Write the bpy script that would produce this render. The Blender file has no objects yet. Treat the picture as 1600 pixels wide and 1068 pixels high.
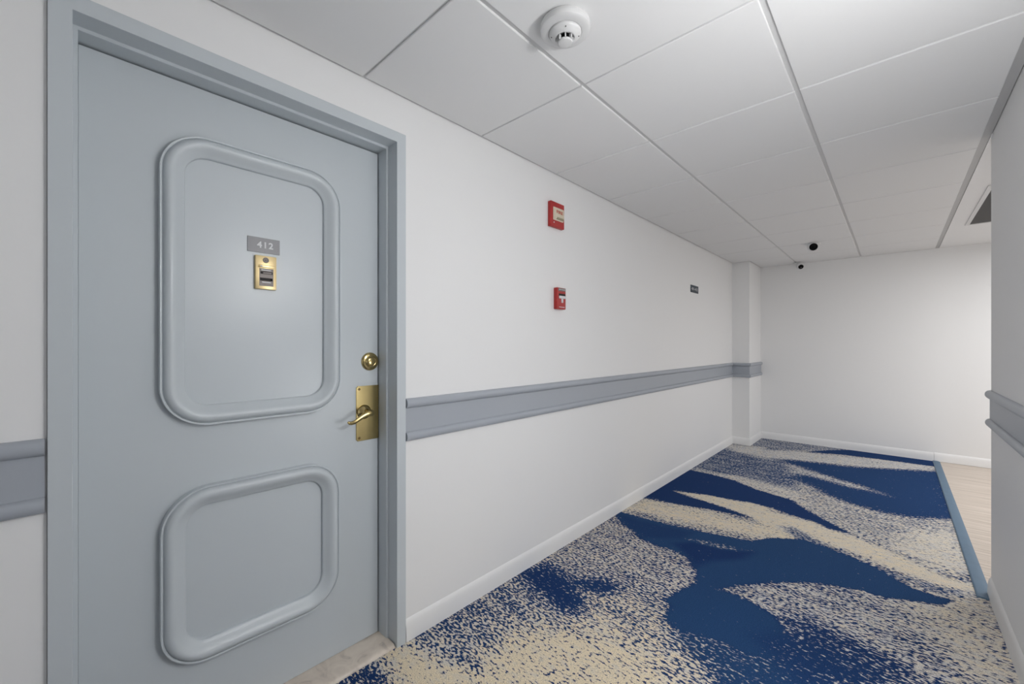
import bpy, bmesh, math, random
import numpy as np
from mathutils import Vector, Matrix

S = bpy.context.scene
COL = S.collection
random.seed(4)

# ------------------------------------------------------------------ camera, world, lights, exposure
# Corridor axes: +Y runs down the corridor, +X to the right, Z up; the camera stands at X = Y = 0.
CAM_H, YAW = 1.232, 0.7468
cam_d = bpy.data.cameras.new('camera')
cam_d.sensor_fit = 'HORIZONTAL'
cam_d.sensor_width = 36.0
cam_d.lens = 645.84 / 1600 * 36.0
cam_d.shift_y = 4.36 / 1600
cam_d.clip_start = 0.02
cam = bpy.data.objects.new('camera', cam_d)
cam.location = (0, 0, CAM_H)
cam.rotation_euler = (math.pi / 2, 0, YAW)
COL.objects.link(cam)
S.camera = cam

W = bpy.data.worlds.new('world')
S.world = W
W.use_nodes = True
W.node_tree.nodes['Background'].inputs[0].default_value = (1, 1, 1, 1)
W.node_tree.nodes['Background'].inputs[1].default_value = 1.0

S.view_settings.view_transform = 'Standard'
S.view_settings.look = 'None'
S.view_settings.exposure = 0.21
S.view_settings.gamma = 1.0
S.view_settings.use_curve_mapping = False


def area(name, loc, aim, size, power, color=(1, 1, 1), size_y=None, shape='DISK'):
    d = bpy.data.lights.new(name, 'AREA')
    d.shape = 'RECTANGLE' if size_y else shape
    d.size = size
    if size_y:
        d.size_y = size_y
    d.energy = power
    d.color = color
    o = bpy.data.objects.new(name, d)
    o.location = loc
    o.rotation_euler = (Vector(aim) - Vector(loc)).to_track_quat('-Z', 'Y').to_euler()
    COL.objects.link(o)
    return o


# right-wall lamp; unseen fill added low, behind the viewpoint and in the lobby
def lamp(name, kind, loc, power, radius, aim=None):
    d = bpy.data.lights.new(name, kind)
    d.energy = power
    d.shadow_soft_size = radius
    o = bpy.data.objects.new(name, d)
    o.location = loc
    if aim:
        o.rotation_euler = (Vector(aim) - Vector(loc)).to_track_quat('-Z', 'Y').to_euler()
    COL.objects.link(o)
    return d


lamp('wall_sconce_light', 'POINT', (0.275, 1.0, 1.72), 14.8, 0.045)
lamp('low_fill_light', 'POINT', (0.19, 1.38, 0.86), 9.3, 0.15)  # unseen fill with no fixture, added to brighten the lower door and walls
area('corridor_end_fill', (-0.58, -2.5, 1.2), (-0.58, 3, 1.2), 1.6, 4, size_y=2.0)  # unseen fill panel added to lift the near-left wall
area('lobby_fill_light', (1.55, 4.7, 2.2), (1.55, 4.7, 0), 1.2, 37, size_y=1.2)  # unseen fill added over the lobby to brighten the far end

# ------------------------------------------------------------------ main sizes (metres)
XL, XR = -1.495, 0.348          # left and right wall faces
H = 2.25                        # face of the ceiling tiles
YF, YB = 6.26, -2.6             # far wall, wall behind the camera
YC = 3.10                       # corner where the right wall ends and the lobby opens
XLOB = 2.7                      # far side of the lobby
COLX, COLY = -1.302, 5.675      # pillar in the far left corner
TILE, TX1, TY0 = 0.6106, -0.8985, 0.772


# ------------------------------------------------------------------ materials
def mat(name, color, rough=0.5, metal=0.0, spec=0.5, bump=0.0, bscale=200.0, vary=0.0, vscale=3.0, bdist=0.002):
    m = bpy.data.materials.new(name)
    m.use_nodes = True
    nt = m.node_tree
    b = nt.nodes['Principled BSDF']
    b.inputs['Base Color'].default_value = (*color, 1)
    b.inputs['Roughness'].default_value = rough
    b.inputs['Metallic'].default_value = metal
    b.inputs['Specular IOR Level'].default_value = spec
    tc = nt.nodes.new('ShaderNodeTexCoord')
    if bump:
        n = nt.nodes.new('ShaderNodeTexNoise')
        n.inputs['Scale'].default_value = bscale
        n.inputs['Detail'].default_value = 3
        nt.links.new(tc.outputs['Object'], n.inputs['Vector'])
        bp = nt.nodes.new('ShaderNodeBump')
        bp.inputs['Strength'].default_value = bump
        bp.inputs['Distance'].default_value = bdist
        nt.links.new(n.outputs['Fac'], bp.inputs['Height'])
        nt.links.new(bp.outputs['Normal'], b.inputs['Normal'])
    if vary:
        n2 = nt.nodes.new('ShaderNodeTexNoise')
        n2.inputs['Scale'].default_value = vscale
        n2.inputs['Detail'].default_value = 4
        nt.links.new(tc.outputs['Object'], n2.inputs['Vector'])
        mx = nt.nodes.new('ShaderNodeMix')
        mx.data_type = 'RGBA'
        mx.inputs[6].default_value = (*[c * (1 - vary) for c in color], 1)
        mx.inputs[7].default_value = (*[min(1, c * (1 + vary)) for c in color], 1)
        nt.links.new(n2.outputs['Fac'], mx.inputs[0])
        nt.links.new(mx.outputs[2], b.inputs['Base Color'])
    return m


M_WALL = mat('white_wall_paint', (0.87, 0.87, 0.87), 0.55, spec=0.3, bump=0.08, bscale=90)
M_BASE = mat('white_baseboard_paint', (0.87, 0.87, 0.87), 0.4, bump=0.03, bscale=60)
M_TILE = mat('white_ceiling_tile', (0.84, 0.84, 0.84), 0.8, spec=0.2, bump=0.12, bscale=420, bdist=0.0006)
M_BAR = mat('white_enamel_grid', (0.66, 0.66, 0.66), 0.45)
M_GREY = mat('grey_blue_paint', (0.575, 0.62, 0.65), 0.33, spec=0.5, bump=0.05, bscale=45, vary=0.015, vscale=2)
M_RAIL = mat('grey_rail_paint', (0.40, 0.43, 0.475), 0.38, spec=0.45, bump=0.04, bscale=60)
M_BRASS = mat('brass', (0.47, 0.37, 0.17), 0.2, metal=1.0, vary=0.08, vscale=40)
M_BRASSP = mat('satin_brass', (0.78, 0.62, 0.34), 0.34, metal=1.0, vary=0.06, vscale=60)
M_DARKBRASS = mat('dark_brass', (0.16, 0.11, 0.05), 0.35, metal=1.0)
M_PLATE = mat('grey_engraved_plastic', (0.25, 0.25, 0.265), 0.38, vary=0.12, vscale=30)
M_LETTER = mat('white_lettering', (0.72, 0.72, 0.74), 0.5)
M_STEEL = mat('worn_steel', (0.17, 0.15, 0.14), 0.45, metal=0.35, vary=0.1, vscale=90)
M_BLACK = mat('black_plastic', (0.003, 0.003, 0.0035), 0.5, spec=0.12)
M_SLOT = mat('dark_slot', (0.015, 0.013, 0.012), 0.7)
M_RED = mat('red_enamel', (0.42, 0.022, 0.02), 0.4, vary=0.06, vscale=30)
M_REDTXT = mat('red_lettering', (0.5, 0.09, 0.05), 0.5)
M_LENS = mat('cream_strobe_lens', (0.72, 0.64, 0.50), 0.25, spec=0.6)
M_LENSD = mat('olive_strobe_reflector', (0.34, 0.31, 0.2), 0.3)
M_WHITEP = mat('white_plastic', (0.72, 0.72, 0.72), 0.4, bump=0.02)
M_NAVY = mat('navy_sign_plastic', (0.025, 0.04, 0.06), 0.4)
M_ANGLE = mat('shaded_wall_angle_enamel', (0.5, 0.5, 0.5), 0.5)  # greyer than the grid enamel: the strip's shade is put into the colour
M_GRILLE = mat('grey_grille', (0.15, 0.15, 0.15), 0.6)
M_VOID = mat('dark_duct', (0.03, 0.03, 0.03), 0.9)


def marble():
    m = mat('cream_marble', (0.7, 0.63, 0.55), 0.3)
    nt = m.node_tree
    b = nt.nodes['Principled BSDF']
    tc = nt.nodes.new('ShaderNodeTexCoord')
    n = nt.nodes.new('ShaderNodeTexNoise')
    n.inputs['Scale'].default_value = 14
    n.inputs['Detail'].default_value = 8
    n.inputs['Distortion'].default_value = 1.5
    nt.links.new(tc.outputs['Object'], n.inputs['Vector'])
    r = nt.nodes.new('ShaderNodeValToRGB')
    e = r.color_ramp.elements
    e[0].position, e[0].color = 0.27, (0.46, 0.40, 0.35, 1)
    e[1].position, e[1].color = 0.62, (0.74, 0.66, 0.57, 1)
    x = e.new(0.42)
    x.color = (0.66, 0.58, 0.50, 1)
    nt.links.new(n.outputs['Fac'], r.inputs[0])
    nt.links.new(r.outputs[0], b.inputs['Base Color'])
    return m


M_MARBLE = marble()


def wood():
    m = mat('pale_wood_tile', (0.75, 0.64, 0.53), 0.35)
    nt = m.node_tree
    b = nt.nodes['Principled BSDF']
    tc = nt.nodes.new('ShaderNodeTexCoord')
    mp = nt.nodes.new('ShaderNodeMapping')
    mp.inputs['Scale'].default_value = (2.2, 42, 1)
    nt.links.new(tc.outputs['Object'], mp.inputs['Vector'])
    n = nt.nodes.new('ShaderNodeTexNoise')
    n.inputs['Scale'].default_value = 1.0
    n.inputs['Detail'].default_value = 5
    nt.links.new(mp.outputs[0], n.inputs['Vector'])
    r = nt.nodes.new('ShaderNodeValToRGB')
    e = r.color_ramp.elements
    e[0].position, e[0].color = 0.32, (0.50, 0.42, 0.35, 1)
    e[1].position, e[1].color = 0.62, (0.68, 0.59, 0.51, 1)
    nt.links.new(n.outputs['Fac'], r.inputs[0])
    nt.links.new(r.outputs[0], b.inputs['Base Color'])
    return m


M_WOOD = wood()


def strip_mat():
    m = mat('blue_grey_vinyl', (0.095, 0.165, 0.245), 0.55, bump=0.05, bscale=60, vary=0.14, vscale=9)
    return m


M_STRIP = strip_mat()


def carpet_mat():
    m = bpy.data.materials.new('blue_and_cream_carpet')
    m.use_nodes = True
    nt = m.node_tree
    L = nt.links.new
    N = nt.nodes.new
    b = nt.nodes['Principled BSDF']
    b.inputs['Roughness'].default_value = 0.95
    b.inputs['Specular IOR Level'].default_value = 0.1
    at = N('ShaderNodeAttribute')
    at.attribute_name = 'pattern'
    sp = N('ShaderNodeSeparateColor')
    L(at.outputs['Color'], sp.inputs[0])
    tc = N('ShaderNodeTexCoord')

    def noise(scale, detail=1.0, rot=0.0, dist=0.0):
        mp = N('ShaderNodeMapping')
        mp.inputs['Scale'].default_value = scale
        mp.inputs['Rotation'].default_value = (0, 0, rot)
        L(tc.outputs['Object'], mp.inputs['Vector'])
        n = N('ShaderNodeTexNoise')
        n.inputs['Scale'].default_value = 1.0
        n.inputs['Detail'].default_value = detail
        n.inputs['Distortion'].default_value = dist
        L(mp.outputs[0], n.inputs['Vector'])
        return n.outputs['Fac']

    def math_(op, a, c=0.0, d=None):
        x = N('ShaderNodeMath')
        x.operation = op
        for i, v in enumerate((a, c, d)):
            if v is None:
                continue
            if isinstance(v, (int, float)):
                x.inputs[i].default_value = v
            else:
                L(v, x.inputs[i])
        return x.outputs[0]

    def mix(f, a, c):
        x = N('ShaderNodeMix')
        x.data_type = 'RGBA'
        for i, v in ((0, f), (6, a), (7, c)):
            if isinstance(v, tuple):
                x.inputs[i].default_value = (*v, 1)
            elif isinstance(v, (int, float)):
                x.inputs[i].default_value = v
            else:
                L(v, x.inputs[i])
        return x.outputs[2]

    fleck = noise((52, 98, 1), 2.6, 0.12)
    mid = noise((5, 17, 1), 3.0, 0.1)
    v = math_('MULTIPLY_ADD', math_('SUBTRACT', sp.outputs[0], 0.5), 0.52, math_('SUBTRACT', fleck, 0.5))
    v = math_('MULTIPLY_ADD', math_('SUBTRACT', mid, 0.5), 0.26, math_('SUBTRACT', v, 0.02))
    mr = N('ShaderNodeMapRange')
    mr.interpolation_type = 'SMOOTHSTEP'
    mr.inputs['From Min'].default_value = -0.06
    mr.inputs['From Max'].default_value = 0.06
    L(v, mr.inputs['Value'])
    tuft = noise((260, 300, 1), 0.0)
    tone = noise((20, 40, 1), 2.0)
    warm = math_('ADD', sp.outputs[2], math_('MULTIPLY', math_('SUBTRACT', tone, 0.5), 1.6))
    warm = math_('MINIMUM', math_('MAXIMUM', warm, 0.0), 1.0)
    light = mix(warm, (0.56, 0.575, 0.61), (0.80, 0.69, 0.51))
    dark = mix(sp.outputs[1], (0.010, 0.034, 0.125), (0.024, 0.072, 0.175))
    c = mix(mr.outputs[0], dark, light)
    k = N('ShaderNodeMapRange')
    k.inputs['From Min'].default_value = 0.25
    k.inputs['From Max'].default_value = 0.75
    k.inputs['To Min'].default_value = 0.72
    k.inputs['To Max'].default_value = 1.18
    L(tuft, k.inputs['Value'])
    hv = N('ShaderNodeVectorMath')
    hv.operation = 'SCALE'
    L(c, hv.inputs[0])
    L(k.outputs[0], hv.inputs['Scale'])
    L(hv.outputs[0], b.inputs['Base Color'])
    bp = N('ShaderNodeBump')
    bp.inputs['Strength'].default_value = 0.35
    bp.inputs['Distance'].default_value = 0.003
    L(tuft, bp.inputs['Height'])
    L(bp.outputs['Normal'], b.inputs['Normal'])
    return m


M_CARPET = carpet_mat()


# ------------------------------------------------------------------ mesh helpers
def link(name, me, m=None, parent=None):
    o = bpy.data.objects.new(name, me)
    COL.objects.link(o)
    if m:
        me.materials.append(m)
    if parent is not None:
        o.parent = parent
        o.matrix_parent_inverse = Matrix.Translation(-Vector(parent.location)) if False else Matrix.Identity(4)
    return o


def finish(name, bm, m, parent=None, smooth=None):
    """bmesh in world coordinates -> one mesh object, shifted into its parent's frame."""
    bmesh.ops.recalc_face_normals(bm, faces=bm.faces)
    if parent is not None:
        root = Vector((0, 0, 0))
        p = parent
        while p is not None:
            root += p.location
            p = p.parent
        bmesh.ops.translate(bm, verts=bm.verts, vec=-root)
    me = bpy.data.meshes.new(name)
    bm.to_mesh(me)
    bm.free()
    if smooth is not None:
        me.shade_smooth()
        me.set_sharp_from_angle(angle=math.radians(smooth))
    return link(name, me, m, parent)


def empty(name, loc):
    o = bpy.data.objects.new(name, None)
    o.empty_display_size = 0.05
    o.location = loc
    COL.objects.link(o)
    return o


def tag(o, label=None, cat=None, group=None, kind=None):
    for k, v in (('label', label), ('category', cat), ('group', group), ('kind', kind)):
        if v:
            o[k] = v
    return o


def add_box(bm, a, b, bevel=0.0, seg=1):
    x0, y0, z0 = [min(p, q) for p, q in zip(a, b)]
    x1, y1, z1 = [max(p, q) for p, q in zip(a, b)]
    vs = [bm.verts.new(p) for p in ((x0, y0, z0), (x1, y0, z0), (x1, y1, z0), (x0, y1, z0), (x0, y0, z1), (x1, y0, z1), (x1, y1, z1), (x0, y1, z1))]
    fs = [bm.faces.new([vs[i] for i in f]) for f in ((0, 3, 2, 1), (4, 5, 6, 7), (0, 1, 5, 4), (1, 2, 6, 5), (2, 3, 7, 6), (3, 0, 4, 7))]
    if bevel:
        es = list({e for f in fs for e in f.edges})
        bmesh.ops.bevel(bm, geom=es, offset=bevel, segments=seg, affect='EDGES', profile=0.5)
    return bm


def box(name, a, b, m, parent=None, bevel=0.0, seg=1):
    bm = bmesh.new()
    add_box(bm, a, b, bevel, seg)
    return finish(name, bm, m, parent, smooth=35 if bevel and seg > 1 else None)


def add_lathe(bm, profile, center, axis, n=40, cap=True):
    """profile: list of (radius, distance along axis)"""
    ax = Vector(axis).normalized()
    q = ax.to_track_quat('Z', 'Y').to_matrix()
    u, v = q @ Vector((1, 0, 0)), q @ Vector((0, 1, 0))
    c = Vector(center)
    rings = []
    for r, d in profile:
        if r < 1e-6:
            rings.append([bm.verts.new(c + ax * d)])
        else:
            rings.append([bm.verts.new(c + ax * d + u * (r * math.cos(2 * math.pi * i / n)) + v * (r * math.sin(2 * math.pi * i / n))) for i in range(n)])
    for r0, r1 in zip(rings, rings[1:]):
        for i in range(n):
            j = (i + 1) % n
            if len(r0) == 1 and len(r1) == 1:
                continue
            if len(r0) == 1:
                bm.faces.new((r0[0], r1[i], r1[j]))
            elif len(r1) == 1:
                bm.faces.new((r0[i], r0[j], r1[0]))
            else:
                bm.faces.new((r0[i], r0[j], r1[j], r1[i]))
    if cap:
        for r in (rings[0], rings[-1]):
            if len(r) > 1:
                bm.faces.new(r)
    return bm


def lathe(name, profile, center, axis, m, parent=None, n=40, smooth=40):
    bm = bmesh.new()
    add_lathe(bm, profile, center, axis, n)
    return finish(name, bm, m, parent, smooth)


def add_sweep(bm, path, profile, side=1, cap=True):
    """profile of (out, z) swept along a horizontal polyline with mitred corners; side=+1: outwards is right of travel."""
    pts = [Vector((p[0], p[1])) for p in path]
    n = len(pts)
    dirs = [(pts[i + 1] - pts[i]).normalized() for i in range(n - 1)]
    nor = [Vector((d.y, -d.x)) * side for d in dirs]
    rings = []
    for i in range(n):
        if i == 0:
            off = nor[0]
        elif i == n - 1:
            off = nor[-1]
        else:
            b = (nor[i - 1] + nor[i])
            off = b / max(1e-6, b.dot(nor[i]))
        rings.append([bm.verts.new((pts[i].x + off.x * o, pts[i].y + off.y * o, z)) for o, z in profile])
    k = len(profile)
    for a, b in zip(rings, rings[1:]):
        for i in range(k):
            j = (i + 1) % k
            bm.faces.new((a[i], a[j], b[j], b[i]))
    if cap:
        bm.faces.new(rings[0])
        bm.faces.new(list(reversed(rings[-1])))
    return bm


def sweep(name, path, profile, m, parent=None, side=1, smooth=30):
    bm = bmesh.new()
    add_sweep(bm, path, profile, side)
    return finish(name, bm, m, parent, smooth)


def add_tube(bm, pts, radii, n=12):
    """round tube through points, parallel-transported; radii may be (a, b) pairs for an oval section"""
    pts = [Vector(p) for p in pts]
    up = Vector((1, 0, 0))
    rings = []
    for i, p in enumerate(pts):
        d = (pts[min(i + 1, len(pts) - 1)] - pts[max(i - 1, 0)]).normalized()
        s = d.cross(up)
        if s.length < 1e-4:
            s = d.cross(Vector((0, 0, 1)))
        s.normalize()
        t = s.cross(d).normalized()
        r = radii[i]
        ra, rb = r if isinstance(r, tuple) else (r, r)
        rings.append([bm.verts.new(p + s * (ra * math.cos(2 * math.pi * k / n)) + t * (rb * math.sin(2 * math.pi * k / n))) for k in range(n)])
    for a, b in zip(rings, rings[1:]):
        for k in range(n):
            j = (k + 1) % n
            bm.faces.new((a[k], a[j], b[j], b[k]))
    bm.faces.new(rings[0])
    bm.faces.new(list(reversed(rings[-1])))
    return bm


def text(name, body, size, loc, normal_rot, m, parent, spacing=1.0, width=None, bold=0.0):
    """flat raised lettering; normal_rot is the Euler rotation of the text plane"""
    cu = bpy.data.curves.new(name, 'FONT')
    cu.body = body
    cu.size = size
    cu.align_x = 'CENTER'
    cu.align_y = 'CENTER'
    cu.extrude = 0.0004
    cu.offset = bold
    cu.space_character = spacing
    cu.resolution_u = 3
    o = bpy.data.objects.new(name, cu)
    COL.objects.link(o)
    dg = bpy.context.evaluated_depsgraph_get()
    me = bpy.data.meshes.new_from_object(o.evaluated_get(dg))
    bpy.data.objects.remove(o)
    bpy.data.curves.remove(cu)
    me.materials.clear()
    me.materials.append(m)
    o = bpy.data.objects.new(name, me)
    COL.objects.link(o)
    o.parent = parent
    root = Vector((0, 0, 0))
    p = parent
    while p is not None:
        root += p.location
        p = p.parent
    o.location = Vector(loc) - root
    o.rotation_euler = normal_rot
    if width:
        xs = [v.co.x for v in me.vertices]
        f = width / (max(xs) - min(xs))
        o.scale = (f, 1, 1)
    return o


FACE_X = (math.pi / 2, 0, math.pi / 2)      # text on a wall facing +X

# carpet pattern, drawn on the floor in metres: outline, cream share, softness of edge, blue shade, warmth
CARPET = [
    ([[-1.648,3.988],[-1.607,5.434],[-0.886,5.888],[-0.279,4.634],[-0.618,4.108],[-1.051,4.102]], 0.42, 0.25, 0.5, 0.2),
    ([[-1.638,5.541],[-1.18,5.699],[-1.093,5.594],[-0.925,5.729],[-0.409,5.883],[0.008,6.01],[0.321,5.984],[0.312,5.747],[0.007,5.535],[-0.374,5.371],[-0.852,5.28],[-1.01,5.169],[-1.348,5.259]], 0.74, 0.22, 0.3, 0.25),
    ([[-1.294,6.247],[-0.382,6.354],[-0.531,5.976],[-0.875,5.816],[-1.188,5.735],[-1.327,5.738]], 0.5, 0.08, 0.5, 0.2),
    ([[-0.743,5.799],[-0.54,6.085],[-0.376,6.238],[0.008,6.288],[0.358,6.334],[0.321,5.984],[-0.093,5.966],[-0.413,5.935]], 0.02, 0.05, 0.2, 0.4),
    ([[-0.858,5.209],[-0.684,5.292],[-0.375,5.372],[-0.087,5.506],[0.325,5.761],[0.311,4.531],[0.328,4.313],[0.199,4.215],[0.079,4.126],[-0.065,4.11],[-0.23,4.132],[-0.342,4.219],[-0.524,4.487],[-0.666,4.592],[-0.581,4.724],[-0.43,4.788],[-0.549,4.952],[-0.738,5.082]], 0.03, 0.22, 0.45, 0.4),
    ([[-0.829,5.138],[-0.562,4.94],[-0.379,4.836],[-0.226,4.763],[-0.097,4.654],[-0.002,4.534],[-0.119,4.572],[-0.269,4.591],[-0.418,4.655],[-0.555,4.748],[-0.74,4.776]], 0.6, 0.18, 0.4, 0.3),
    ([[-0.654,4.507],[-0.34,4.193],[-0.064,4.063],[0.098,4.077],[0.32,4.261],[0.305,3.317],[0.185,3.283],[-0.019,3.356],[-0.223,3.476],[-0.322,3.582],[-0.448,3.732],[-0.522,3.942]], 0.58, 0.12, 0.5, 0.45),
    ([[0.091,3.804],[0.294,3.917],[0.305,3.317],[0.185,3.283],[-0.019,3.388]], 0.76, 0.2, 0.5, 0.5),
    ([[-1.486,4.21],[-1.32,4.257],[-1.164,4.274],[-1.015,4.291],[-0.861,4.251],[-0.718,4.213],[-0.584,4.178],[-0.516,3.918],[-0.629,3.933],[-0.72,3.977],[-0.909,4.037],[-1.123,4.122],[-1.35,4.177]], 0.72, 0.2, 0.3, 0.4),
    ([[-0.811,4.154],[-0.658,4.074],[-0.519,3.918],[-0.44,3.763],[-0.556,3.831],[-0.765,3.915]], 0.7, 0.18, 0.3, 0.4),
    ([[-1.483,4.169],[-1.293,4.17],[-1.073,4.122],[-0.852,3.988],[-0.628,3.924],[-0.542,3.878],[-0.588,3.881],[-0.458,3.722],[-0.322,3.582],[-0.224,3.494],[-0.312,3.47],[-0.416,3.558],[-0.542,3.575],[-0.704,3.602],[-0.619,3.631],[-0.819,3.638],[-0.936,3.597],[-1.091,3.578],[-1.364,3.487],[-1.185,3.437],[-1.059,3.415],[-0.921,3.382],[-0.725,3.324],[-0.898,3.298],[-1.058,3.272],[-1.217,3.219],[-1.36,3.177],[-1.497,3.148]], 0.02, 0.035, 0.12, 0.5),
    ([[-1.371,3.488],[-1.223,3.548],[-1.093,3.583],[-0.938,3.603],[-0.817,3.63],[-0.612,3.592],[-0.694,3.552],[-0.546,3.525],[-0.399,3.51],[-0.22,3.441],[-0.053,3.356],[0.108,3.239],[0.192,3.162],[0.298,3.164],[0.298,3.092],[0.246,3.053],[0.172,3.048],[0.073,3.064],[-0.017,3.096],[-0.133,3.158],[-0.319,3.226],[-0.522,3.236],[-0.558,3.274],[-0.662,3.267],[-0.749,3.329],[-0.924,3.392],[-1.063,3.428],[-1.208,3.451]], 0.86, 0.09, 0.35, 0.7),
    ([[-1.471,3.137],[-1.356,3.167],[-1.208,3.195],[-0.959,3.226],[-0.802,3.23],[-0.662,3.267],[-0.56,3.285],[-0.46,3.292],[-0.412,3.123],[-0.493,3.08],[-0.615,3.033],[-0.741,2.984],[-0.878,2.953],[-1.026,2.93],[-1.183,2.905],[-1.309,2.889],[-1.486,2.828]], 0.8, 0.22, 0.4, 0.75),
    ([[-0.577,3.304],[-0.486,3.348],[-0.335,3.194],[-0.197,3.07],[-0.079,3.039],[0.028,3.035],[0.17,3.023],[0.293,3.082],[0.289,3.003],[0.164,2.919],[0.072,2.99],[-0.032,2.967],[-0.143,3.007],[-0.269,3.093],[-0.405,3.129],[-0.532,3.228]], 0.5, 0.06, 0.5, 0.3),
    ([[-1.458,1.983],[-1.506,2.579],[-1.313,2.576],[-1.048,2.454],[-0.973,2.478],[-0.863,2.446],[-0.796,2.347],[-0.765,2.229],[-0.797,2.066],[-0.961,1.915],[-1.166,1.726]], 0.55, 0.1, 0.1, 0.45),
    ([[-1.444,1.721],[-1.364,1.821],[-1.231,1.843],[-1.103,1.937],[-1.011,1.929],[-1.055,1.78],[-1.048,1.648],[-1.129,1.611],[-1.252,1.64]], 0.26, 0.15, 0.25, 0.5),
    ([[-1.166,1.726],[-0.95,1.894],[-0.792,1.95],[-0.686,1.91],[-0.58,1.838],[-0.479,1.823],[-0.395,1.802],[-0.477,1.605],[-0.62,1.451],[-0.791,1.576],[-0.992,1.601]], 0.56, 0.15, 0.4, 0.7),
    ([[-0.624,2.276],[-0.468,2.487],[-0.329,2.615],[-0.144,2.709],[0.06,2.762],[0.196,2.865],[0.307,2.911],[0.343,2.36],[-0.178,1.877],[-0.283,2.025],[-0.36,2.136],[-0.489,2.231]], 0.56, 0.05, 0.15, 0.35),
    ([[0.049,2.779],[0.334,3.043],[0.344,2.366],[0.208,2.239],[0.123,2.515]], 0.72, 0.25, 0.15, 0.6),
    ([[-0.386,2.169],[-0.285,2.248],[-0.145,2.228],[0.003,2.197],[0.012,2.151],[-0.066,2.144],[-0.189,2.124],[-0.297,2.126]], 0.3, 0.12, 0.15, 0.3),
    ([[-0.47,1.726],[-0.358,1.83],[-0.292,1.808],[-0.189,1.865],[-0.117,1.805],[-0.436,1.51]], 0.18, 0.2, 0.8, 0.3),
    ([[-1.527,2.775],[-1.293,2.789],[-1.015,2.823],[-0.821,2.875],[-0.656,2.924],[-0.576,3.06],[-0.442,3.163],[-0.299,3.148],[-0.165,3.092],[-0.044,3.013],[0.063,2.911],[0.152,2.898],[0.209,2.912],[0.166,2.825],[0.06,2.768],[-0.04,2.721],[-0.144,2.709],[-0.253,2.668],[-0.331,2.624],[-0.468,2.49],[-0.571,2.374],[-0.663,2.229],[-0.577,2.245],[-0.488,2.226],[-0.412,2.19],[-0.358,2.126],[-0.305,2.058],[-0.3,1.948],[-0.353,1.878],[-0.446,1.853],[-0.529,1.851],[-0.609,1.823],[-0.695,1.802],[-0.761,1.841],[-0.769,1.942],[-0.815,1.973],[-0.795,2.062],[-0.756,2.221],[-0.796,2.347],[-0.863,2.446],[-0.973,2.478],[-1.056,2.471],[-1.172,2.488],[-1.323,2.596],[-1.445,2.667]], 0.02, 0.03, 0.75, 0.5),
    ([[-1.007,2.565],[-0.914,2.686],[-0.768,2.69],[-0.611,2.789],[-0.638,2.654],[-0.77,2.49],[-0.808,2.375],[-0.887,2.467]], 0.02, 0.08, 0.1, 0.5),
    ([[-1.454,2.725],[-1.179,2.759],[-0.972,2.806],[-0.99,2.657],[-1.18,2.506],[-1.347,2.603]], 0.05, 0.08, 0.4, 0.5),
    ([[-0.995,2.672],[-0.896,2.733],[-0.732,2.785],[-0.62,2.795],[-0.714,2.717],[-0.858,2.668]], 0.36, 0.03, 0.7, 0.4),
    ([[-0.568,1.837],[-0.446,1.853],[-0.305,1.923],[-0.177,1.862],[-0.352,1.605],[-0.462,1.684],[-0.617,1.716],[-0.722,1.777]], 0.28, 0.15, 0.7, 0.4),
    ([[-0.432,1.974],[-0.335,2.111],[-0.113,2.121],[0.045,2.067],[-0.251,1.793]], 0.24, 0.15, 0.3, 0.35),
    ([[-1.211,1.306],[-1.025,1.517],[-0.878,1.588],[-0.729,1.576],[-0.604,1.52],[-0.526,1.377],[-0.928,0.885],[-1.176,0.99]], 0.74, 0.25, 0.1, 1),
    ([[-1.515,0.889],[-1.485,0.941],[-1.356,0.969],[-1.223,0.999],[-1.103,1.043],[-1.054,1.034],[-1.251,0.817],[-1.356,0.808]], 0.82, 0.15, 0.1, 1),
    ([[-1.536,0.71],[-1.485,0.756],[-1.408,0.808],[-1.33,0.805],[-1.329,0.744],[-1.446,0.636]], 0.45, 0.06, 0.1, 0.6),
    ([[-1.502,1.669],[-1.441,1.832],[-1.289,1.767],[-1.11,1.67],[-1.147,1.573],[-1.317,1.613]], 0.22, 0.12, 0.1, 0.4),
]

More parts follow.
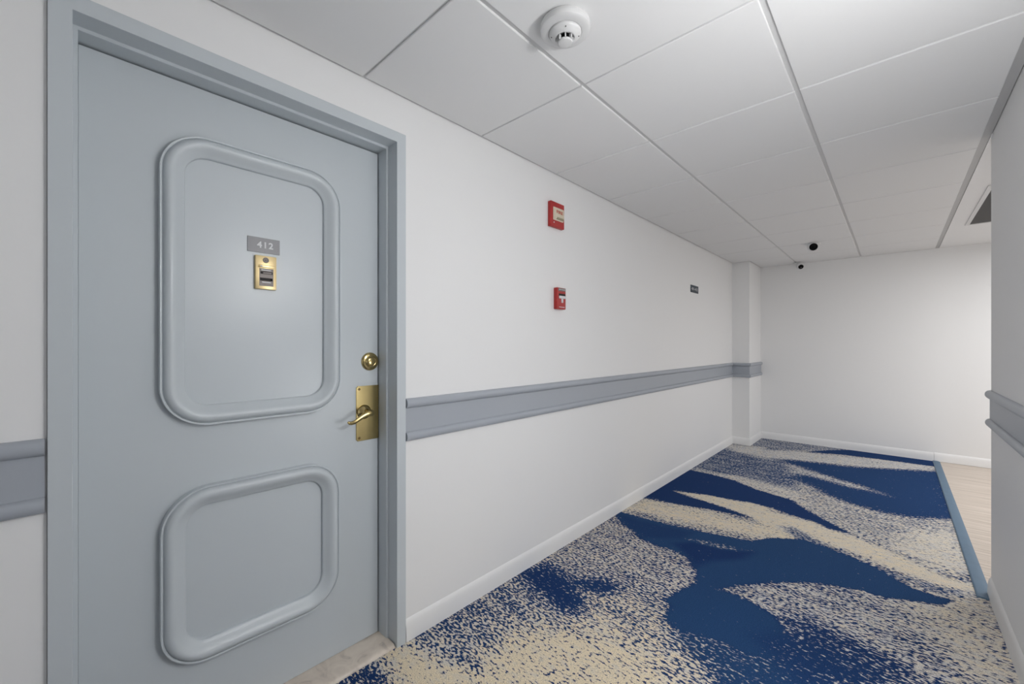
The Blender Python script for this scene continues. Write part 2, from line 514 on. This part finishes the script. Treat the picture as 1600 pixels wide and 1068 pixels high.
# ------------------------------------------------------------------ floor: carpet
def carpet_floor():
    xs = np.arange(-1.72, 0.345, 0.0145)
    ys = np.concatenate([np.arange(YB, 0.5, 0.05), np.arange(0.5, YF + 0.02, 0.0145)])
    X, Y = np.meshgrid(xs, ys)
    D = np.full(X.shape, 0.5)
    B = np.full(X.shape, 0.3)
    Wm = np.full(X.shape, 0.5)
    px, py = X.ravel(), Y.ravel()
    for poly, d, soft, b, w in CARPET:
        inside = np.zeros(px.shape, bool)
        dist = np.full(px.shape, 1e9)
        n = len(poly)
        for i in range(n):
            ax, ay = poly[i]
            bx, by = poly[(i + 1) % n]
            ex, ey = bx - ax, by - ay
            t = np.clip(((px - ax) * ex + (py - ay) * ey) / max(1e-9, ex * ex + ey * ey), 0, 1)
            dist = np.minimum(dist, np.hypot(px - ax - t * ex, py - ay - t * ey))
            if abs(ey) > 1e-9:
                cr = ((ay > py) != (by > py)) & (px < ex * (py - ay) / ey + ax)
                inside ^= cr
        sd = np.where(inside, dist, -dist)
        a = np.clip((sd + soft / 2) / soft, 0, 1)
        a = (a * a * (3 - 2 * a)).reshape(X.shape)
        D = D * (1 - a) + d * a
        B = B * (1 - a) + b * a
        Wm = Wm * (1 - a) + w * a
    nx, ny = len(xs), len(ys)
    verts = np.stack([X.ravel(), Y.ravel(), np.zeros(X.size)], 1)
    i = np.arange(nx - 1)
    j = np.arange(ny - 1)
    I, J = np.meshgrid(i, j)
    a = (J * nx + I).ravel()
    faces = np.stack([a, a + 1, a + nx + 1, a + nx], 1)
    me = bpy.data.meshes.new('floor')
    me.from_pydata(verts.tolist(), [], faces.tolist())
    at = me.attributes.new('pattern', 'FLOAT_COLOR', 'POINT')
    rgba = np.stack([D.ravel(), B.ravel(), Wm.ravel(), np.ones(D.size)], 1).astype(np.float32)
    at.data.foreach_set('color', rgba.ravel())
    return link('floor', me, M_CARPET)


tag(carpet_floor(), 'carpet with navy swooshes and cream flecks covering the corridor', kind='structure')

# lobby floor: pale planks laid across
lob = empty('floor_lobby', (XR, YC, 0))
tag(lob, 'pale wood-look plank floor beyond the blue edge strip', kind='structure')
box('subfloor', (0.30, YC - 0.15, -0.04), (XLOB, YF, -0.006), M_GRILLE, lob)
PW = 0.197
k = 0
y = YC - 0.15
plank_me = {}
while y < YF - 0.01:
    y1 = min(y + PW, YF)
    cuts = [0.338, 0.338 + 0.75 + 0.5 * (k % 2), XLOB]
    for c0, c1 in zip(cuts, cuts[1:]):
        box('plank', (c0 + 0.0008, y + 0.0010, -0.012), (c1 - 0.0008, y1 - 0.0010, 0.001), M_WOOD, lob, bevel=0.0009)
    y = y1
    k += 1

# blue-grey reducer strip between carpet and planks
strip_prof = [(-0.0275, -0.003), (-0.0275, 0.004), (-0.022, 0.0075), (0.006, 0.0085), (0.020, 0.005), (0.0275, 0.002), (0.0275, -0.003)]
t1 = sweep('trim_1', [(0.3225, 3.025), (0.3225, YF - 0.012)], strip_prof, M_STRIP, None, side=1)
tag(t1, 'blue-grey floor edge strip between carpet and pale planks', kind='structure')

# ------------------------------------------------------------------ walls
DY0, DY1, DZ1 = -0.0305, 0.9575, 2.0985      # rough opening filled by the door frame


def wall(name, boxes, label, m=M_WALL, bevel=0.0):
    bm = bmesh.new()
    for a, b in boxes:
        add_box(bm, a, b, bevel, 3 if bevel else 1)
    o = finish(name, bm, m, None, smooth=30 if bevel else None)
    return tag(o, label, kind='structure')


HT = H + 0.06
wall('wall_left', [((XL - 0.17, YB, 0), (XL, DY0, HT)), ((XL - 0.17, DY1, 0), (XL, YF, HT)), ((XL - 0.17, DY0, DZ1), (XL, DY1, HT))],
     'long white wall that holds the grey door')
wall('wall_far', [((XL - 0.17, YF, -0.04), (XLOB, YF + 0.15, HT))], 'white wall closing the end of the corridor')
wall('wall_back', [((XL - 0.17, YB - 0.15, 0), (XR + 0.15, YB, HT))], 'white wall behind the viewpoint')
bm = bmesh.new()
R = 0.012
pl = [(XR, YB), (XR, YC - R)] + [(XR + R - R * math.cos(a), YC - R + R * math.sin(a)) for a in (math.pi / 8, math.pi / 4, 3 * math.pi / 8)] + [(XR + R, YC), (XLOB, YC), (XLOB, YC - 0.15), (XR + 0.15, YC - 0.15), (XR + 0.15, YB)]
lo = [bm.verts.new((x, y, 0)) for x, y in pl]
hi = [bm.verts.new((x, y, HT)) for x, y in pl]
for i in range(len(pl)):
    j = (i + 1) % len(pl)
    bm.faces.new((lo[i], lo[j], hi[j], hi[i]))
bm.faces.new(lo)
bm.faces.new(hi)
tag(finish('wall_right', bm, M_WALL, None, smooth=30), 'white wall on the right ending at the lobby corner', kind='structure')
wall('wall_lobby', [((XLOB, YC - 0.15, -0.04), (XLOB + 0.15, YF + 0.15, HT))], 'white side wall of the lobby')
wall('pillar', [((XL - 0.05, COLY, 0), (COLX, YF + 0.05, H + 0.012))], 'square white pillar in the corner by the end wall')

# ------------------------------------------------------------------ ceiling: tiles in an exposed grid
ceil = empty('ceiling', (-0.58, 1.8, H))
tag(ceil, 'dropped ceiling of square white tiles in a metal grid', kind='structure')
box('ceiling_deck', (XL - 0.1, YB - 0.1, H + 0.03), (XR + 0.1, YF + 0.1, H + 0.05), M_BAR, ceil)
cols = [(XL + 0.012, TX1), (TX1, TX1 + TILE), (TX1 + TILE, TX1 + 2 * TILE - 0.008)]
GAP = 0.0085
ylines = [TY0 + TILE * q for q in range(-5, 9)]
yl = [YB] + [v for v in ylines if YB + 0.02 < v < YF - 0.02] + [YF]
tile_cache = {}
for ci, (x0, x1) in enumerate(cols):
    xa = x0 + (GAP if ci else 0.0)
    xb = x1 - (GAP if ci < 2 else 0.0)
    for ya, yb in zip(yl, yl[1:]):
        a = ya + GAP * 0.55
        b = yb - GAP * 0.55
        # last short tile beside the pillar is notched around it
        key = (ci, round(b - a, 4))
        cx, cy = (xa + xb) / 2, (a + b) / 2
        if ci == 0 and yb > COLY + 0.1:
            bm = bmesh.new()
            add_box(bm, (COLX + 0.008, a, H), (xb, b - 0.004, H + 0.016), 0.002)
            if COLY - 0.008 - a > 0.01:
                add_box(bm, (xa, a, H), (COLX + 0.008, COLY - 0.008, H + 0.016), 0.002)
            finish('ceiling_tile', bm, M_TILE, ceil)
            continue
        if key not in tile_cache:
            bm = bmesh.new()
            hx, hy = (xb - xa) / 2, (b - a) / 2
            add_box(bm, (-hx, -hy, 0), (hx, hy, 0.016), 0.0022)
            bmesh.ops.recalc_face_normals(bm, faces=bm.faces)
            me = bpy.data.meshes.new('ceiling_tile')
            bm.to_mesh(me)
            bm.free()
            me.materials.append(M_TILE)
            tile_cache[key] = me
        o = bpy.data.objects.new('ceiling_tile', tile_cache[key])
        COL.objects.link(o)
        o.parent = ceil
        # tiles sit a hair out of level, as lay-in tiles do
        o.location = (cx + 0.58, cy - 1.8, random.uniform(0.0, 0.0012))
for x in (TX1, TX1 + TILE):
    box('grid_bar', (x - 0.012, YB, H + 0.0075), (x + 0.012, YF, H + 0.03), M_BAR, ceil)
for v in ylines:
    if YB + 0.02 < v < YF - 0.02:
        for x0, x1 in ((XL, TX1 - 0.012), (TX1 + 0.012, TX1 + TILE - 0.012), (TX1 + TILE + 0.012, XR - 0.03)):
            box('grid_bar', (x0, v - 0.012, H + 0.008), (x1, v + 0.012, H + 0.03), M_BAR, ceil)
box('wall_angle', (XL, YB, H + 0.0085), (XL + 0.022, COLY, H + 0.03), M_BAR, ceil)
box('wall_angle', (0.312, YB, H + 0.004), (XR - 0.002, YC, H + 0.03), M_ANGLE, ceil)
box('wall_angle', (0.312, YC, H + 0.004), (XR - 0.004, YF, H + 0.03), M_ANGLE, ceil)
box('wall_angle', (COLX, YF - 0.016, H + 0.0085), (0.312, YF, H + 0.03), M_BAR, ceil)

# lobby ceiling (plain plaster) with a hole for the return grille
VX0, VX1, VY0, VY1 = 0.440, 1.06, 4.0, 5.205
bm = bmesh.new()
x0, x1, y0, y1 = XR - 0.003, XLOB, YC - 0.05, YF
for a, b in (((x0, y0), (VX0 + 0.015, y1)), ((VX1 - 0.015, y0), (x1, y1)), ((VX0 + 0.015, y0), (VX1 - 0.015, VY0 + 0.015)), ((VX0 + 0.015, VY1 - 0.015), (VX1 - 0.015, y1))):
    add_box(bm, (*a, H), (*b, H + 0.05))
tag(finish('ceiling_lobby', bm, M_WALL), 'plain white plaster ceiling over the lobby', kind='structure')

# ------------------------------------------------------------------ baseboards and chair rails
bb = [(0, 0), (0.0125, 0), (0.0118, 0.030), (0.0105, 0.055), (0.0080, 0.072), (0.0045, 0.083), (0, 0.090)]
LEFT_PATH = [(XL, 0.9590), (XL, COLY), (COLX, COLY), (COLX, YF)]
tag(sweep('baseboard_left', LEFT_PATH, bb, M_BASE), 'white baseboard along the long wall and around the pillar', kind='structure')
tag(sweep('baseboard_left.001', [(XL, YB), (XL, -0.034)], bb, M_BASE), 'white baseboard on the near side of the door', kind='structure')
tag(sweep('baseboard_far', [(COLX + 0.011, YF), (0.307, YF)], bb, M_BASE), 'white baseboard under the end wall above the carpet', kind='structure')
tag(sweep('baseboard_far.001', [(0.3085, YF), (XLOB, YF)], [(o * 1.15, z + 0.003) for o, z in bb], M_BASE), 'white baseboard under the end wall above the planks', kind='structure')
RC = 0.008
corner = [(XR, YC - RC), (XR + RC * 0.3, YC - RC * 0.3), (XR + RC, YC)]
tag(sweep('baseboard_right', [(XR, YB)] + corner + [(XLOB, YC)], bb, M_BASE, side=-1), 'white baseboard of the right wall wrapping the lobby corner', kind='structure')


def half_round(z0, z1, out, n=7):
    """moulding section with a flat foot and a rounded nose"""
    zc, r = (z0 + z1) / 2, (z1 - z0) / 2
    p = [(0, z0)]
    for i in range(n + 1):
        a = -math.pi / 2 + math.pi * i / n
        p.append((out - r * 0.75 + r * 0.75 * math.cos(a), zc + r * math.sin(a)))
    p.append((0, z1))
    return p


def chair_rail(n, path, label, side=1):
    y0 = path[0]
    e = empty('trim_%d' % n, (y0[0], y0[1], 0.92))
    tag(e, label, kind='structure')
    sweep('rail_band', path, [(0, 0.862), (0.005, 0.862), (0.005, 0.974), (0, 0.974)], M_RAIL, e, side)
    sweep('rail_moulding', path, half_round(0.968, 1.008, 0.0215), M_RAIL, e, side)
    sweep('rail_moulding', path, half_round(0.831, 0.869, 0.0205), M_RAIL, e, side)
    return e


chair_rail(2, LEFT_PATH, 'grey chair rail from the door frame to the pillar')
chair_rail(3, [(XL, YB), (XL, -0.0335)], 'grey chair rail stub on the near side of the door')
RCR = 0.014
cr = [(XR, YC - RCR)] + [(XR + RCR - RCR * math.cos(a), YC - RCR + RCR * math.sin(a)) for a in (math.pi / 6, math.pi / 3)] + [(XR + RCR, YC)]
chair_rail(4, [(XR, YB)] + cr + [(XLOB, YC)], 'grey chair rail on the right wall wrapping the corner', side=-1)

# ------------------------------------------------------------------ the door
CX, SX, DX = -1.483, -1.549, -1.611          # casing face, stop face, door face
door = empty('door_1', (DX, 0.47, 0))
tag(door, 'grey metal door 412 with two rounded rectangular mouldings and brass lever', kind='structure')
# frame: one mitred profile run up, across and down
bm = bmesh.new()
frame_prof = [(0.0000, CX), (0.0415, CX), (0.0415, SX), (0.0515, SX), (0.0515, -1.662), (0.0, -1.662)]
YO0, YO1, ZO = -0.0295, 0.9565, 2.0975
rings = []
for (yy, zz, sy, sz) in ((YO0, 0.0, 1, 0), (YO0, ZO, 1, -1), (YO1, ZO, -1, -1), (YO1, 0.0, -1, 0)):
    rings.append([bm.verts.new((x, yy + sy * t, zz + sz * t)) for t, x in frame_prof])
for a, b in zip(rings, rings[1:]):
    for i in range(6):
        j = (i + 1) % 6
        bm.faces.new((a[i], a[j], b[j], b[i]))
bm.faces.new(rings[0])
bm.faces.new(list(reversed(rings[-1])))
be = [e for e in bm.edges if len(e.link_faces) == 2 and e.calc_length() > 0.5]
bmesh.ops.bevel(bm, geom=be, offset=0.0008, segments=1, affect='EDGES')
finish('door_frame', bm, M_GREY, door)
PY0, PY1 = YO0 + 0.0515 + 0.0010, YO1 - 0.0515 - 0.004
box('door_leaf', (DX, PY0, 0.0155), (DX - 0.044, PY1, ZO - 0.0515 - 0.005), M_GREY, door, bevel=0.001)
box('door_backing', (-1.663, YO0 - 0.02, -0.03), (-1.70, YO1 + 0.02, ZO + 0.02), M_VOID, door)

RING = [(0, 0), (0, 0.0215), (0.0008, 0.0232), (0.0045, 0.0238), (0.0060, 0.0225), (0.0068, 0.0190), (0.0078, 0.0198), (0.0095, 0.0245), (0.013, 0.0295), (0.018, 0.0332), (0.024, 0.0347),
        (0.030, 0.0338), (0.037, 0.0300), (0.044, 0.0240), (0.051, 0.0176), (0.056, 0.0138), (0.0595, 0.0118), (0.0612, 0.0100), (0.0618, 0.0080), (0.062, 0)]


def ring_moulding(y0, y1, z0, z1, rad):
    bm = bmesh.new()
    loops = []
    NS = 14
    for t, h in RING:
        r = rad - t
        lp = []
        for cyy, czz, a0 in ((y1 - rad, z1 - rad, 0), (y0 + rad, z1 - rad, 90), (y0 + rad, z0 + rad, 180), (y1 - rad, z0 + rad, 270)):
            for i in range(NS + 1):
                a = math.radians(a0 + 90 * i / NS)
                lp.append(bm.verts.new((DX + h, cyy + r * math.cos(a), czz + r * math.sin(a))))
        loops.append(lp)
    n = len(loops[0])
    for a, b in zip(loops, loops[1:]):
        for i in range(n):
            j = (i + 1) % n
            bm.faces.new((a[i], a[j], b[j], b[i]))
    return finish('panel_moulding', bm, M_GREY, door, smooth=55)


ring_moulding(0.188, 0.733, 0.979, 1.884, 0.125)
ring_moulding(0.190, 0.728, 0.238, 0.788, 0.125)

# marble saddle under the door
bm = bmesh.new()
sad = [(-1.66, -0.02), (-1.66, 0.0145), (-1.512, 0.0145), (-1.500, 0.0125), (-1.4925, 0.008), (-1.490, 0.002), (-1.490, -0.02)]
ys = [YO0 + 0.0425, YO1 - 0.0425 - 0.004]
rr = [[bm.verts.new((x, yv, z)) for x, z in sad] for yv in ys]
for i in range(len(sad)):
    j = (i + 1) % len(sad)
    bm.faces.new((rr[0][i], rr[0][j], rr[1][j], rr[1][i]))
bm.faces.new(rr[0])
bm.faces.new(list(reversed(rr[1])))
o = finish('threshold', bm, M_MARBLE, door, smooth=40)
o['label'] = 'cream marble saddle'

# number plate
o = box('number_plate', (DX, 0.4185, 1.5505), (DX + 0.003, 0.519, 1.6025), M_PLATE, door, bevel=0.0006)
o['label'] = 'grey plate numbered 412'
text('lettering', '412', 0.0295, (DX + 0.0033, 0.4725, 1.5765), FACE_X, M_LETTER, o, spacing=1.2, bold=0.0009)

# brass door chime with viewer and name slots
o = box('door_chime', (DX, 0.4395, 1.4240), (DX + 0.0125, 0.5055, 1.5395), M_BRASSP, door, bevel=0.0022, seg=2)
o['label'] = 'brass chime plate with viewer and name slots'
FX = DX + 0.0125
lathe('viewer', [(0.0095, -0.001), (0.0095, 0.0015), (0.0082, 0.003), (0.0065, 0.003), (0.006, 0.002), (0.0035, 0.0018), (0.003, 0.003), (0, 0.0033)], (FX, 0.4715, 1.5245), (1, 0, 0), M_STEEL, o, n=28)
box('name_holder', (FX - 0.001, 0.4515, 1.4350), (FX + 0.0008, 0.4955, 1.4960), M_STEEL, o, bevel=0.0005)
box('top_lip', (FX - 0.001, 0.4490, 1.4985), (FX + 0.0055, 0.4975, 1.5070), M_BRASSP, o, bevel=0.0015, seg=2)
for z0, z1, ya, yb in ((1.4765, 1.4850, 0.4550, 0.4925), (1.4530, 1.4630, 0.4535, 0.4925)):
    box('slot', (FX, ya, z0), (FX + 0.0013, yb, z1), M_SLOT, o)
for z0, z1, ya, yb in ((1.4775, 1.4825, 0.4625, 0.4890), (1.4880, 1.4915, 0.457, 0.487), (1.4460, 1.4495, 0.459, 0.487), (1.5000, 1.5045, 0.4535, 0.4600)):
    box('slider', (FX, ya, z0), (FX + 0.0024 if z0 < 1.499 else FX + 0.0061, yb, z1), M_STEEL if z0 < 1.48 and z0 > 1.47 else M_LETTER, o, bevel=0.0004)
lathe('slot_peg', [(0.0032, 0), (0.0032, 0.0022), (0.002, 0.003), (0, 0.0032)], (FX, 0.4885, 1.4575), (1, 0, 0), M_BLACK, o, n=14)

# deadbolt
DBY, DBZ = 0.8640, 1.1625
o = lathe('deadbolt', [(0.0375, 0), (0.0375, 0.004), (0.0350, 0.0085), (0.0300, 0.0105), (0.0245, 0.0110), (0.0225, 0.0125), (0.0210, 0.0165), (0.0190, 0.0185), (0.0175, 0.0180), (0.0165, 0.0160), (0.0150, 0.0160)], (DX, DBY, DBZ), (1, 0, 0), M_BRASS, door, n=44)
o['label'] = 'round brass deadbolt'
c = lathe('lock_cylinder', [(0.0150, 0.014), (0.0145, 0.0185), (0.0110, 0.0195), (0, 0.0197)], (DX, DBY, DBZ), (1, 0, 0), M_BRASS, o, n=32)
box('keyhole', (DX + 0.0192, DBY - 0.0010, DBZ - 0.0075), (DX + 0.0202, DBY + 0.0012, DBZ + 0.0045), M_DARKBRASS, o)

# lever handle on a long brass plate
pb = bmesh.new()
add_box(pb, (DX, 0.8040, 0.8380), (DX + 0.0042, PY1 + 0.0005, 1.0625), 0.0)
ve = [e for e in pb.edges if abs(e.verts[0].co.y - 0.8040) < 1e-5 and abs(e.verts[1].co.y - 0.8040) < 1e-5 and abs(e.verts[0].co.z - e.verts[1].co.z) < 1e-5]
bmesh.ops.bevel(pb, geom=ve, offset=0.005, segments=4, affect='EDGES')
# folded lip over the door edge
add_box(pb, (DX + 0.0042, PY1 - 0.0002, 0.8380), (DX - 0.03, PY1 + 0.0014, 1.0625))
o = finish('lever_handle', pb, M_BRASS, door, smooth=35)
o['label'] = 'brass lever on a tall plate'
for yv, zv in ((0.8160, 0.8505), (0.8160, 1.0500)):
    s = lathe('screw', [(0.0052, 0), (0.0046, 0.0014), (0.002, 0.0018), (0, 0.0018)], (DX + 0.0042, yv, zv), (1, 0, 0), M_DARKBRASS, o, n=16)
LY, LZ = 0.8370, 0.9555
lathe('rosette', [(0.0290, 0.0), (0.0290, 0.003), (0.0270, 0.0065), (0.0225, 0.0115), (0.0165, 0.0155), (0.0135, 0.0175), (0.0125, 0.020), (0.0115, 0.0225), (0.0105, 0.0300), (0.0105, 0.0420)], (DX + 0.0042, LY, LZ), (1, 0, 0), M_BRASS, o, n=40)
bm = bmesh.new()
ctrl = [((-1.5600, LY + 0.0100, LZ + 0.0005), (0.0095, 0.0080)), ((-1.5560, LY + 0.0075, LZ + 0.0010), (0.0125, 0.0110)), ((-1.5545, LY - 0.004, LZ + 0.0008), (0.0128, 0.0115)), ((-1.5540, LY - 0.016, LZ - 0.0015), (0.0110, 0.0095)),
        ((-1.5535, LY - 0.030, LZ - 0.0065), (0.0092, 0.0075)), ((-1.5525, LY - 0.044, LZ - 0.0140), (0.0085, 0.0062)), ((-1.5515, LY - 0.058, LZ - 0.0215), (0.0082, 0.0055)), ((-1.5505, LY - 0.070, LZ - 0.0268), (0.0078, 0.0048)),
        ((-1.5490, LY - 0.081, LZ - 0.0285), (0.0072, 0.0042)), ((-1.5470, LY - 0.090, LZ - 0.0265), (0.0064, 0.0036)), ((-1.5460, LY - 0.096, LZ - 0.0230), (0.0050, 0.0028)), ((-1.5456, LY - 0.0985, LZ - 0.0210), (0.0018, 0.0012))]
add_tube(bm, [c[0] for c in ctrl], [c[1] for c in ctrl], 18)
finish('lever', bm, M_BRASS, o, smooth=60)

# ------------------------------------------------------------------ smoke detector
SDX, SDY = -0.768, 1.078
sd = empty('smoke_detector', (SDX, SDY, H))
tag(sd, 'round white smoke detector with a stepped head under the ceiling tiles', 'smoke detector')
lathe('base', [(0.074, 0.0), (0.0775, 0.004), (0.0785, 0.016), (0.0775, 0.0235), (0.074, 0.0262), (0.060, 0.0285), (0.053, 0.0290), (0.0525, 0.0265), (0.049, 0.0265)], (SDX, SDY, H), (0, 0, -1), M_WHITEP, sd, n=64)
lathe('head', [(0.0500, 0.0255), (0.0508, 0.0315), (0.0490, 0.0352), (0.0430, 0.0395), (0.0360, 0.0440), (0.0325, 0.0462), (0.0295, 0.0466), (0.0285, 0.041)], (SDX, SDY, H), (0, 0, -1), M_WHITEP, sd, n=64)
lathe('sensor_chamber', [(0.0190, 0.041), (0.0190, 0.0590)], (SDX, SDY, H), (0, 0, -1), M_BLACK, sd, n=40)
lathe('sensor_cap', [(0.0220, 0.0555), (0.0228, 0.0580), (0.0215, 0.0615), (0.0170, 0.0635), (0, 0.0642)], (SDX, SDY, H), (0, 0, -1), M_WHITEP, sd, n=48)
for i in range(8):
    a = math.radians(-52 + 45 * i)
    u = Vector((math.cos(a), math.sin(a)))
    bm = bmesh.new()
    add_box(bm, (0.0180, -0.0020, -0.0580), (0.0275, 0.0020, -0.0440), 0.0006)
    bmesh.ops.rotate(bm, verts=bm.verts, cent=(0, 0, 0), matrix=Matrix.Rotation(a, 3, 'Z'))
    bmesh.ops.translate(bm, verts=bm.verts, vec=(SDX, SDY, H))
    finish('rib', bm, M_WHITEP, sd)
for ang in (-52, 40, -142):
    a = math.radians(ang)
    lathe('indicator_or_glint', [(0.0022, 0), (0.0018, 0.0012), (0, 0.0015)], (SDX + 0.043 * math.cos(a), SDY + 0.043 * math.sin(a), H - 0.0397), (0.5 * math.cos(a), 0.5 * math.sin(a), -1), M_GRILLE, sd, n=12)

# ------------------------------------------------------------------ fire alarm strobe
st = empty('fire_alarm_strobe', (XL, 1.988, 2.0))
tag(st, 'red fire alarm strobe with a pale lens, high on the long wall', 'fire alarm')
SY0, SY1, SZ0, SZ1 = 1.9235, 2.056, 1.9285, 2.0760
box('backplate', (XL, SY0, SZ0), (XL + 0.025, SY1, SZ1), M_RED, st, bevel=0.004, seg=3)
bm = bmesh.new()
fx = XL + 0.025
pv = [(fx, SY0 + 0.018, 1.9660), (fx, SY1 - 0.013, 1.9660), (fx, SY1 - 0.013, 2.0440), (fx, SY0 + 0.018, 2.0440),
      (fx + 0.013, SY0 + 0.026, 1.9850), (fx + 0.013, SY1 - 0.018, 1.9850), (fx + 0.009, SY1 - 0.018, 2.0400), (fx + 0.009, SY0 + 0.024, 2.0400)]
vs = [bm.verts.new(p) for p in pv]
for f in ((0, 3, 2, 1), (4, 5, 6, 7), (0, 1, 5, 4), (1, 2, 6, 5), (2, 3, 7, 6), (3, 0, 4, 7)):
    bm.faces.new([vs[i] for i in f])
bmesh.ops.bevel(bm, geom=list(bm.edges), offset=0.0015, segments=2, affect='EDGES')
ln = finish('lens', bm, M_LENS, st, smooth=30)
text('lettering', 'FIRE', 0.027, (fx + 0.0113, 1.993, 2.0150), (math.pi / 2 - 0.0726, 0, math.pi / 2), M_REDTXT, ln, width=0.062, bold=0.0006)
box('reflector', (fx + 0.004, SY0 + 0.045, 1.9740), (fx + 0.0125, SY1 - 0.022, 1.9860), M_LENSD, st, bevel=0.001)
lathe('screw', [(0.0042, 0), (0.0036, 0.0015), (0, 0.0018)], (fx, SY0 + 0.028, 1.9530), (1, 0, 0), M_LETTER, st, n=14)

# ------------------------------------------------------------------ manual pull station
ps = empty('fire_alarm_pull_station', (XL, 2.02, 1.51))
tag(ps, 'small red fire alarm pull station with a white T handle', 'fire alarm')
QY0, QY1, QZ0, QZ1 = 1.978, 2.064, 1.4450, 1.5730
PX = XL + 0.030
bm = bmesh.new()
add_box(bm, (XL, QY0, QZ0), (PX, QY1, QZ1), 0.0035, 3)
for v in bm.verts:
    if v.co.x < XL + 0.01:
        v.co.y = 2.021 + (v.co.y - 2.021) * 0.93
finish('housing', bm, M_RED, ps, smooth=35)
tb = box('top_band', (PX - 0.001, QY0 + 0.010, 1.5520), (PX + 0.0012, QY1 - 0.004, 1.5700), M_STEEL, ps, bevel=0.0004)
text('lettering', 'FIRE ALARM', 0.011, (PX + 0.0016, 2.024, 1.5615), FACE_X, M_LETTER, tb, width=0.062)
box('recess', (PX - 0.002, QY0 + 0.014, 1.5230), (PX + 0.0006, QY1 - 0.006, 1.5380), M_SLOT, ps)
bm = bmesh.new()
add_box(bm, (PX - 0.001, QY0 + 0.015, 1.5080), (PX + 0.0095, QY1 - 0.010, 1.5240), 0.002, 2)
add_box(bm, (PX - 0.001, 2.0150, 1.4830), (PX + 0.0080, 2.0285, 1.5095), 0.002, 2)
finish('handle', bm, M_LETTER, ps, smooth=35)
box('lower_ridge', (PX - 0.001, QY0 + 0.018, 1.4555), (PX + 0.0015, QY1 - 0.014, 1.4590), M_LETTER, ps, bevel=0.0005)

# ------------------------------------------------------------------ room number sign
sg = empty('room_number_sign', (XL, 4.34, 1.79))
tag(sg, 'small dark navy room sign with pale digits on the long wall', 'sign')
pt = box('sign_plate', (XL, 4.235, 1.7590), (XL + 0.004, 4.452, 1.8330), M_NAVY, sg, bevel=0.001)
text('lettering', '401-412', 0.040, (XL + 0.0044, 4.342, 1.7945), FACE_X, M_LETTER, pt, width=0.17)


# ------------------------------------------------------------------ security cameras
def turret(name, ball, face_dir, label, r=0.049, rf=0.036, base=None, base_axis=(0, 0, -1), parent_loc=None):
    e = empty(name, base)
    tag(e, label, 'security camera', 'white eyeball cameras by the end wall')
    b = Vector(ball)
    fd = Vector(face_dir).normalized()
    lathe('mount', [(0.050, 0), (0.052, 0.004), (0.050, 0.012), (0.040, 0.018), (0.030, 0.020), (0.0, 0.020)], base, base_axis, M_WHITEP, e, n=36)
    bm = bmesh.new()
    prof = []
    for i in range(13):
        a = math.pi - math.pi * 0.80 * i / 12
        prof.append((max(0.0, r * math.sin(a)), r * math.cos(a)))
    prof += [(rf + 0.004, r * 0.86), (rf, r * 0.88), (rf, r * 0.80), (0, r * 0.80)]
    add_lathe(bm, prof, b, fd, 36)
    finish('housing', bm, M_WHITEP, e, smooth=40)
    f = lathe('face', [(rf - 0.0006, r * 0.80), (rf - 0.0006, r * 0.87), (rf * 0.45, r * 0.89), (rf * 0.42, r * 0.86), (0, r * 0.86)], b, fd, M_BLACK, e, n=36)
    lathe('lens', [(rf * 0.36, r * 0.85), (rf * 0.30, r * 0.90), (rf * 0.16, r * 0.93), (0, r * 0.94)], b, fd, M_BLACK, f, n=24)
    return e, f, fd


turret('security_camera', (-0.602, 5.095, 2.2195), (0.25, -1.0, -0.35), 'white eyeball camera with a round black face on a ceiling tile', base=(-0.590, 5.115, H + 0.0006))
e2, f2, fd2 = turret('security_camera.001', (-0.850, 6.115, 2.1980), (0.42, -1.0, -0.55), 'smaller eyeball camera mounted where the end wall meets the ceiling', r=0.042, rf=0.028, base=(-0.880, 6.175, H + 0.0006))
u = fd2.cross(Vector((0, 0, 1))).normalized()
w = u.cross(fd2)
c = Vector((-0.850, 6.115, 2.1980)) + fd2 * 0.0350 - w * 0.014 - u * 0.004
lathe('indicator_or_glint', [(0.0075, 0), (0.0065, 0.0012), (0, 0.0018)], c, fd2, M_LETTER, f2, n=14)  # white disc stands in for a glint on the camera face

# ------------------------------------------------------------------ return air grille in the lobby ceiling
gr = empty('ceiling_grille', (0.75, 4.6, H))
tag(gr, 'grey slatted air return grille with a white frame over the lobby', 'vent')
bm = bmesh.new()
FR = 0.024
for a, b in (((VX0, VY0), (VX0 + FR, VY1)), ((VX1 - FR, VY0), (VX1, VY1)), ((VX0 + FR, VY0), (VX1 - FR, VY0 + FR)), ((VX0 + FR, VY1 - FR), (VX1 - FR, VY1))):
    add_box(bm, (*a, H - 0.006), (*b, H + 0.02))
finish('frame', bm, M_WHITEP, gr)
box('duct', (VX0 + 0.01, VY0 + 0.01, H + 0.045), (VX1 - 0.01, VY1 - 0.01, H + 0.055), M_VOID, gr)
ns = 56
sl = bmesh.new()
add_box(sl, (-(VX1 - VX0 - 2 * FR) / 2, -0.0015, -0.011), ((VX1 - VX0 - 2 * FR) / 2, 0.0015, 0.011))
bmesh.ops.rotate(sl, verts=sl.verts, cent=(0, 0, 0), matrix=Matrix.Rotation(math.radians(50), 3, 'X'))
bmesh.ops.recalc_face_normals(sl, faces=sl.faces)
sme = bpy.data.meshes.new('slat')
sl.to_mesh(sme)
sl.free()
sme.materials.append(M_GRILLE)
for i in range(ns):
    o = bpy.data.objects.new('slat', sme)
    COL.objects.link(o)
    o.parent = gr
    yy = VY0 + FR + (VY1 - VY0 - 2 * FR) * (i + 0.5) / ns
    o.location = ((VX0 + VX1) / 2 - 0.75, yy - 4.6, 0.006)
